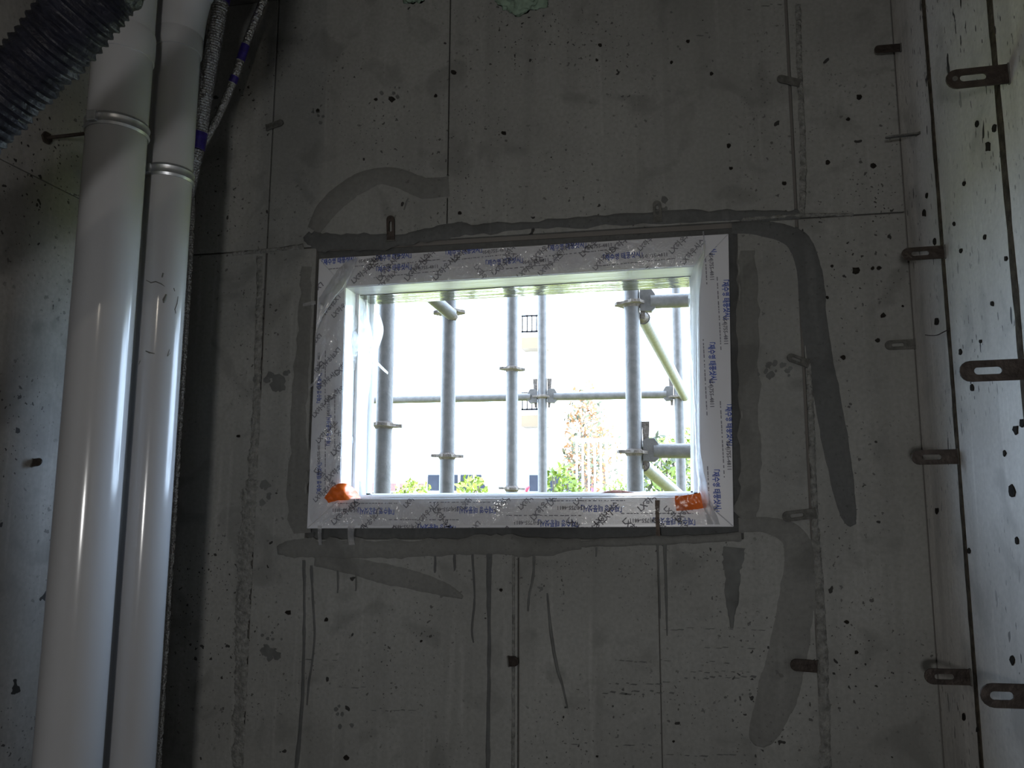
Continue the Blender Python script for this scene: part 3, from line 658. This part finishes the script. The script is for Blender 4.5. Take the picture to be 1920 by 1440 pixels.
# ragged plastic skirt along the duct's lower side
# ------------------------------------------------------------------ foil hoses
def foil_hose(px_pts, y, r, label, bands):
    ctl = [PY(px, py, yy) for px, py, yy in px_pts]
    ctl = [Vector((max(p.x, XL+r+.012), p.y, p.z)) for p in ctl if p.z < ZC-.02]
    t_ = ctl[0]; u_ = (t_-ctl[1]).normalized(); ctl = [t_+u_*((ZC-.001-t_.z)/u_.z)] + ctl
    e_ = ctl[-1]; ctl += [Vector((e_.x, e_.y, e_.z*.5)), Vector((e_.x, e_.y, .001))]      # runs on down to the floor behind the pipe
    P = [Vector(p) for p in catmull([tuple(p) for p in ctl], 40)]
    acc = [0]
    for i in range(1, len(P)): acc.append(acc[-1]+(P[i]-P[i-1]).length)
    tot = acc[-1]; n = int(tot/.0016); Q = []; j = 0
    for i in range(n+1):
        s = tot*i/n
        while j < len(acc)-2 and acc[j+1] < s: j += 1
        t = (s-acc[j])/max(1e-9, acc[j+1]-acc[j]); Q.append(P[j].lerp(P[j+1], t))
    root = empty('foil_hose', Q[-1], label, 'hose', 'silver foil hoses behind the slim pipe')
    rr_ = [r*(1+.05*math.sin(i*.0016/.0085*2*math.pi)) for i in range(n+1)]
    b = MB().tube(Q, rr_, 18)
    for i, v in enumerate(b.v):
        c = Q[i//18]; b.v[i] = v+(v-c).normalized()*r*.07*noise.noise(v*130)
    b.build('foil_sleeve', M['foil'], root, True)
    for t0, t1 in bands:
        za, zb = PY(px_pts[2][0], t0, px_pts[2][2]).z, PY(px_pts[2][0], t1, px_pts[2][2]).z
        i0 = min(range(n+1), key=lambda i: abs(Q[i].z-za)); i1 = max(i0+2, min(range(n+1), key=lambda i: abs(Q[i].z-zb)))
        MB().tube(Q[i0:i1+1], r*1.09, 18).build('purple_tape', M['purple'], root, True)
    return root
foil_hose([(424,-60,-.17),(412,20,-.16),(396,110,-.15),(381,200,-.14),(370,270,-.13),(358,330,-.12),(338,420,-.11),(312,560,-.10)], 0, .0235, 'thick silver foil hose hanging beside the slim pipe', [(-40,12),(241,270)])
foil_hose([(502,-60,-.10),(486,20,-.10),(462,80,-.10),(438,150,-.10),(408,220,-.095),(375,285,-.09),(345,350,-.06),(322,480,-.045)], 0, .0125, 'thin silver foil hose slanting behind the thick one', [(84,112),(141,153)])

# ------------------------------------------------------------------ green spray foam at the ceiling
def foam(cen, size, seed, label):
    bm = bmesh.new(); bmesh.ops.create_icosphere(bm, subdivisions=5, radius=1)
    for v in bm.verts:
        d = v.co.normalized(); k = 1+.28*noise.noise(d*2.3+Vector((seed,0,0)))+.16*noise.noise(d*6+Vector((0,seed,0)))+.06*noise.noise(d*16)
        v.co = Vector((d.x*size[0]*k, d.y*size[1]*k, d.z*size[2]*k))+Vector(cen)
        if v.co.y > -.0015: v.co.y = -.0015
        if v.co.z > ZC-.001: v.co.z = ZC-.001
    me = bpy.data.meshes.new('foam_blob'); bm.to_mesh(me); bm.free()
    o = link('foam_blob', me, M['foam'], None, True); return tag(o, label, 'foam')
foam(PY(983, -8, 0)+Vector((0,0,.0)), (.082,.045,.062), 3.0, 'ragged green foam patch hanging from the top of the wall')
foam(PY(778, -14, 0), (.055,.05,.04), 8.0, 'small dark green foam lump left of the larger foam patch')

# ------------------------------------------------------------------ scaffold outside the window
def depth(d): return CAM.y+d
def rosette(x, y, z, rin, rout, root, tiltv=0.0, mat='scaf_d'):
    pts = []
    for i in range(24):
        a = 2*math.pi*i/24; r_ = rout*(1.0 if (i//3)%2 == 0 else .80); pts.append((x+r_*math.cos(a), y+r_*math.sin(a), z-.0065+tiltv*math.cos(a)*rout))
    MB().prism(pts, (0,0,.013)).build('rosette', M[mat], root, bevel=.0012)
    MB().tube([(x,y,z-.016),(x,y,z-.005)], [rin*1.02, rin*1.22], 18, False).build('weld_collar', M[mat], root, True)
    MB().tube([(x,y,z+.004),(x,y,z+.014)], [rin*1.2, rin*1.02], 18, False).build('weld_collar', M[mat], root, True)
def post(px, py, d, r, ros, label, top=5.5, sleeve=None):
    y = depth(d); p = PY(px, py, y); x = p.x
    root = empty('scaffold_post', (x, y, 0), label, 'scaffold post', 'scaffold posts outside the window')
    MB().tube([(x,y,0),(x,y,1),(x,y,2),(x,y,3),(x,y,top)], r, 24).build('tube', M['scaf'], root, True)
    MB().box((x-.075,y-.075,0),(x+.075,y+.075,.008)).build('base_plate', M['scaf_d'], root)
    for q in ros:
        z = PY(px, q, y).z; rosette(x, y, z, r, r*2.2, root, random.uniform(-.05,.05))
    if sleeve:
        z = PY(px, sleeve, y).z; MB().tube([(x,y,z-.13),(x,y,z)], r*1.06, 24).build('joint_sleeve', M['scaf'], root, True)
    return x, y
A = post(721, 750, 2.90, .0335, [797], 'thick scaffold post nearest the left reveal of the window', sleeve=928)
B = post(840, 750, 3.33, .0335, [586, 855], 'scaffold post second from the left with a brace at its top')
C = post(960, 750, 4.05, .0325, [692, 916], 'scaffold post just left of the slim darker post')
D = post(1017, 750, 5.15, .0315, [744], 'slim darker scaffold post with two wedge couplers')
E_ = post(1188, 750, 3.27, .0335, [570, 848], 'thick scaffold post right of centre with ledgers to its right', sleeve=880)
G = post(1273, 750, 5.15, .0315, [744], 'slim scaffold post furthest right behind the diagonal braces')
def wedge_head(root, p, s, r, up=True):
    """cast ledger end clasping a rosette at p, ledger leaving in direction s along x"""
    x, y, z = p; q = [(0,-.042),(0,.044),(.016,.054),(.050,.054),(.066,r),(.066,-r),(.050,-.046)]
    MB().prism([(x+s*(.034+a), y-.018, z+b_) for a, b_ in q], (0,.036,0)).build('ledger_head', M['scaf'], root, bevel=.003)
    MB().prism([(x+s*(.046-.008),y-.004,z-.075),(x+s*(.046+.008),y-.004,z-.075),(x+s*(.046+.019),y-.004,z+.125),(x+s*(.046-.013),y-.004,z+.125)], (0,.008,0)).build('wedge', M['scaf_d'], root)
def ledger(p0, p1, r, label, heads=(True, True), up=True):
    p0, p1 = Vector(p0), Vector(p1); s = 1 if p1.x > p0.x else -1
    root = empty('scaffold_ledger', p0, label, 'scaffold ledger', 'level scaffold ledgers outside the window')
    MB().tube([p0+Vector((s*(.08 if heads[0] else 0),0,0)), (p0+p1)/2, p1-Vector((s*(.08 if heads[1] else 0),0,0))], r, 20).build('tube', M['scaf'], root, True)
    if heads[0]: wedge_head(root, p0, s, r, up)
    if heads[1]: wedge_head(root, p1, -s, r, up)
    return root
zD = PY(1017, 744, D[1]).z; zE1 = PY(1188, 567, E_[1]).z; zE2 = PY(1188, 846, E_[1]).z
ledger((D[0], D[1], zD), (D[0]-1.35, D[1], zD), .027, 'level scaffold tube running left from the slim darker post', (True, False))
ledger((D[0], D[1], zD), (G[0], G[1], zD), .028, 'level scaffold tube between the two slim posts')
ledger((E_[0], E_[1], zE1), (E_[0]+.92, E_[1], zE1), .0305, 'upper scaffold ledger right of the thick post near the frame head', (True, False))
ledger((E_[0], E_[1], zE2), (E_[0]+.92, E_[1], zE2), .0305, 'lower scaffold ledger right of the thick post near the sill', (True, False))
def brace(a, b_, r, label):
    root = empty('scaffold_brace', a, label, 'scaffold brace', 'diagonal scaffold braces outside the window')
    a, b_ = Vector(a), Vector(b_); MB().tube([a, (a+b_)/2, b_], r, 18).build('tube', M['scaf'], root, True)
    for e, o_ in ((a, b_), (b_, a)):
        d = (o_-e).normalized(); MB().tube([e-d*.03, e+d*.012], [r*.45, r*1.02], 12).build('flattened_end', M['scaf_d'], root, True)
    return root
brace(PY(1206, 596, E_[1]+.05), PY(1284, 744, D[1]-.05), .030, 'diagonal brace sloping down from the upper ledger to the right post')
brace(PY(1206, 872, E_[1]+.05), PY(1300, 952, D[1]-.9), .029, 'diagonal brace sloping down towards the sill under the lower ledger')
brace(PY(847, 590, B[1]-.045), PY(740, 500, B[1]-.35), .028, 'diagonal brace rising left from the second post behind the frame head')

# ------------------------------------------------------------------ the place beyond: lawn, block of flats, fence, shrubs, vans
M['lawn'] = plain('sunlit_lawn', (.17,.165,.018), .9, var=.6, scale=2.2, bump=.3)
M['pave'] = plain('pale_paving', (.62,.60,.56), .9, var=.1, scale=1.5)
M['cream'] = plain('cream_render', (.85,.82,.76), .8, var=.04, scale=.7)
M['beige'] = plain('beige_spandrel', (.085,.062,.036), .8, var=.06, scale=2)
M['dark'] = plain('dark_railing', (.008,.008,.009), .8, var=.2, spec=.1)
M['glassd'] = plain('dark_glazing', (.012,.014,.02), .45, var=.2, scale=2, spec=.1)
M['white'] = plain('white_paint', (.85,.85,.86), .4, var=.03)
M['silver'] = plain('silver_paint', (.09,.10,.13), .35, metal=.2, var=.05)
M['pink'] = plain('pink_brick', (.085,.045,.042), .85, var=.15, scale=8)
M['red'] = plain('red_plastic', (.60,.01,.03), .45, var=.1)
M['leaf_g'] = plain('yellow_green_leaves', (.12,.16,.008), .7, var=.45, scale=9)
M['leaf_o'] = plain('autumn_leaves', (.17,.075,.022), .7, var=.4, scale=7)
M['leaf_d'] = plain('dull_green_leaves', (.05,.055,.025), .7, var=.4, scale=7)
M['bark'] = plain('bark', (.10,.07,.05), .9, var=.3, scale=20, bump=.5)
M['asph'] = plain('grey_planter', (.10,.10,.11), .8, var=.1)
tag(MB().box((-40,YB,-.3),(40,12,-.02)).build('lawn', M['lawn']), 'yellow green sunlit lawn outside the window', 'lawn', kind='structure')
tag(MB().box((-60,12,-.3),(60,70,-.02)).build('car_park', M['pave']), 'pale paved yard beyond the lawn', 'ground', kind='structure')

def foliage(name, cen, size, n, leaf, mat, root, seed):
    rr2 = random.Random(seed); vs = []; fs = []
    for i in range(n):
        while True:
            p = Vector((rr2.uniform(-1,1), rr2.uniform(-1,1), rr2.uniform(-1,1)))
            if p.length < 1 and noise.noise(p*2.2+Vector((seed,0,0))) > -.12: break
        c = Vector(cen)+Vector((p.x*size[0], p.y*size[1], p.z*size[2]))
        a = Vector((rr2.gauss(0,1), rr2.gauss(0,1), rr2.gauss(0,1))).normalized(); bq = a.orthogonal().normalized(); l = leaf*rr2.uniform(.6,1.4)
        k = len(vs); vs += [c-a*l, c+bq*l*.42, c+a*l, c-bq*l*.42]; fs.append([k,k+1,k+2,k+3])
    o = mesh_obj(name, vs, fs, mat, root); o['kind'] = 'stuff'; return o
def shrub(px, py, d, size, n, leaf, label, seed, mats=('leaf_g',), group='shrubs beyond the scaffold', cat='shrub'):
    c = PY(px, py, depth(d)); root = empty('shrub' if cat == 'shrub' else 'tree', (c.x, c.y, -.02), label, cat, group)
    b = MB(); rr2 = random.Random(seed)
    for k in range(4 if cat == 'shrub' else 1):
        top = c+Vector((rr2.uniform(-.5,.5)*size[0], rr2.uniform(-.3,.3)*size[1], rr2.uniform(0,.6)*size[2]))
        b.tube([(c.x+rr2.uniform(-.05,.05), c.y, -.02), ((c.x+top.x)/2, c.y, (top.z)/2), top], [leaf*.45 if cat == 'shrub' else .09, leaf*.3 if cat == 'shrub' else .07, leaf*.15], 7)
    b.build('stem' if cat == 'shrub' else 'trunk', M['bark'], root, True)
    for i, mt in enumerate(mats): foliage('foliage', c, size, n//len(mats), leaf, M[mt], root, seed+i)
    return root
shrub(1055, 918, 7.5, (.22,.22,.26), 420, .035, 'low yellow green shrub right of the slim darker post', 1)
shrub(1245, 905, 6.6, (.26,.3,.42), 700, .04, 'leafy yellow green shrub behind the lower ledger', 2, ('leaf_g','leaf_g','leaf_d'))
shrub(1312, 880, 7.5, (.24,.28,.44), 500, .04, 'yellow green shrub at the right reveal of the window', 3, ('leaf_g',))
shrub(775, 925, 9.5, (.26,.2,.18), 220, .04, 'small pale green shrub between the first two posts', 4)
shrub(885, 915, 9.0, (.18,.2,.16), 110, .05, 'sparse green shrub in front of the white van', 5)
shrub(1165, 925, 8.5, (.25,.2,.16), 160, .035, 'thin green plant beside the thick right post', 6)
shrub(1098, 838, 20.0, (.62,.6,1.75), 1300, .075, 'autumn tree with orange and green leaves behind the white fence', 7, ('leaf_o','leaf_o','leaf_d'), None, 'tree')
shrub(1140, 870, 21.0, (.5,.5,1.1), 260, .07, 'smaller sparse autumn tree right of the orange one', 8, ('leaf_o','leaf_d'), None, 'tree')

# white fence
yf = depth(10.0); f0 = PY(1081, 826, yf); f1 = PY(1160, 826, yf)
fence = empty('metal_fence', (f0.x, yf, 0), 'tall white metal fence in front of the autumn tree', 'fence')
nb = 7
for i in range(nb+1):
    x = f0.x+(f1.x-f0.x)*i/nb; MB().box((x-.012,yf-.012,-.02),(x+.012,yf+.012,f0.z+.0)).build('picket', M['white'], fence)
for zz in (f0.z-.02, .12): MB().box((f0.x-.02,yf-.015,zz),(f1.x+.02,yf+.015,zz+.045)).build('rail', M['white'], fence)

# block of flats with a stack of balconies
yb = depth(34); bl = PY(984, 700, yb); br = PY(1420, 700, yb)
flats = empty('apartment_building', (bl.x, yb, 0), 'pale sunlit block of flats with small balconies stacked above each other', 'building')
MB().box((bl.x,yb,-.02),(br.x,yb+9,19)).build('wall', M['cream'], flats)
zs0 = PY(995, 660, yb).z; fl = PY(995, 660, yb).z-PY(995, 803, yb).z
bx1 = PY(1030, 700, yb).x
for k in range(-1, 4):
    z = zs0+fl*k
    if z < .3: continue
    bal = MB().box((bl.x,yb-.9,z),(bx1,yb,z+.5)).build('balcony', M['beige'], flats)
    rz = z+.5+.22; 
    rl = MB(); rl.box((bl.x,yb-.9,rz+.72),(bx1,yb-.86,rz+.80)); rl.box((bl.x,yb-.9,rz),(bx1,yb-.86,rz+.08))
    for i in range(6):
        x = bl.x+.02+(bx1-bl.x-.06)*i/5; rl.box((x,yb-.9,rz),(x+.05,yb-.87,rz+.78))
    rl.build('railing', M['dark'], bal)
    MB().box((bl.x+.55,yb-.55,rz),(bl.x+.95,yb-.25,rz+.55)).build('air_conditioner', M['white'], bal)
for k in range(5):
    for i in range(3):
        x = bx1+1.0+i*2.6; z = zs0+fl*(k-1)+1.2
        if z < .5: continue
        wn = MB().box((x,yb-.03,z),(x+1.5,yb+.01,z+1.3)).build('window', M['white'], flats)
        for q in (0, 1): MB().box((x+.06+q*.72,yb-.05,z+.06),(x+.72+q*.72,yb-.03,z+1.24)).build('pane', M['cream'], wn)

# parked vans
def van(px0, px1, ptop, d, label, body, flip=1):
    y = depth(d); a, c = PY(px0, 900, y), PY(px1, 900, y); zt = PY((px0+px1)/2, ptop, y).z; L_ = c.x-a.x
    root = empty('van', ((a.x+c.x)/2, y, 0), label, 'van', 'vans parked in the yard')
    def T(u, z): return (a.x+L_*u if flip > 0 else c.x-L_*u, y, z)
    prof = [(0,.42),(0,zt*.92),(.02,zt*.985),(.06,zt),(.70,zt),(.76,zt*.97),(.88,zt*.60),(.985,zt*.50),(1,zt*.36),(1,.42)]
    MB().prism([T(u, z) for u, z in prof], (0,1.7,0)).build('body', M[body], root, bevel=.03)
    for u0, u1, k in ((.05,.24,0),(.27,.46,0),(.49,.66,0),(.685,.80,1)):
        z0, z1 = zt*.62, zt*.90
        q = [T(u0,z0),T(u1+(.045 if k else 0),z0),T(u1-(.03 if k else 0),z1),T(u0,z1)]
        MB().prism([Vector(p)+Vector((0,-.012,0)) for p in q], (0,.02,0)).build('window', M['glassd'], root)
    for u in (.18,.82):
        t = Vector(T(u,.33)); MB().tube([t+Vector((0,-.01,0)), t+Vector((0,.22,0))], .33, 20).build('wheel', M['dark'], root, True)
        t2 = Vector(T(u,.33)); MB().tube([t2+Vector((0,1.5,0)), t2+Vector((0,1.71,0))], .33, 20).build('wheel', M['dark'], root, True)
    return root
van(795, 935, 879, 30, 'white van parked behind the second scaffold post', 'white')
van(985, 1142, 880, 31, 'silver van parked behind the white fence', 'silver')
# low pink building far left
yl = depth(38); a, c = PY(660, 905, yl), PY(800, 905, yl)
low = empty('low_building', ((a.x+c.x)/2, yl, 0), 'low far building with pink brick panels and small dark openings', 'building')
MB().box((a.x,yl,-.02),(c.x,yl+4,a.z)).build('wall', M['cream'], low)
for i in range(8):
    x = a.x+(c.x-a.x)*(i+.15)/8; wd = (c.x-a.x)/8*.62
    MB().box((x,yl-.04,a.z-.42),(x+wd,yl,a.z-.02)).build('brick_panel', M['pink'], low)
    MB().box((x+.05,yl-.03,a.z-.95),(x+wd*.8,yl,a.z-.50)).build('opening', M['dark'], low)
# planter with a red flower and a red cone
y = depth(11); p = PY(986, 922, y)
pl = empty('planter', (p.x, y, 0), 'grey planter with a red flower by the slim darker post', 'planter')
MB().tube([(p.x,y,-.02),(p.x,y,.9),(p.x,y,p.z-.02),(p.x,y,p.z)], [.03,.03,.03,.03], 10).build('stand', M['asph'], pl)
MB().tube([(p.x,y,p.z-.10),(p.x,y,p.z)], [.045,.06], 14).build('pot', M['asph'], pl, True)
MB().tube([(p.x,y,p.z),(p.x+.02,y,p.z+.05),(p.x+.05,y,p.z+.08)], [.02,.03,.008], 8).build('flower', M['red'], pl, True)
y = depth(24); p = PY(1113, 900, y)
MBc = MB().tube([(p.x,y,-.02),(p.x,y,.04)], .30, 4).tube([(p.x,y,.04),(p.x,y,p.z)], [.22,.05], 18)
tag(MBc.build('traffic_cone', M['red'], None), 'tall red cone in the yard beside the silver van', 'cone')
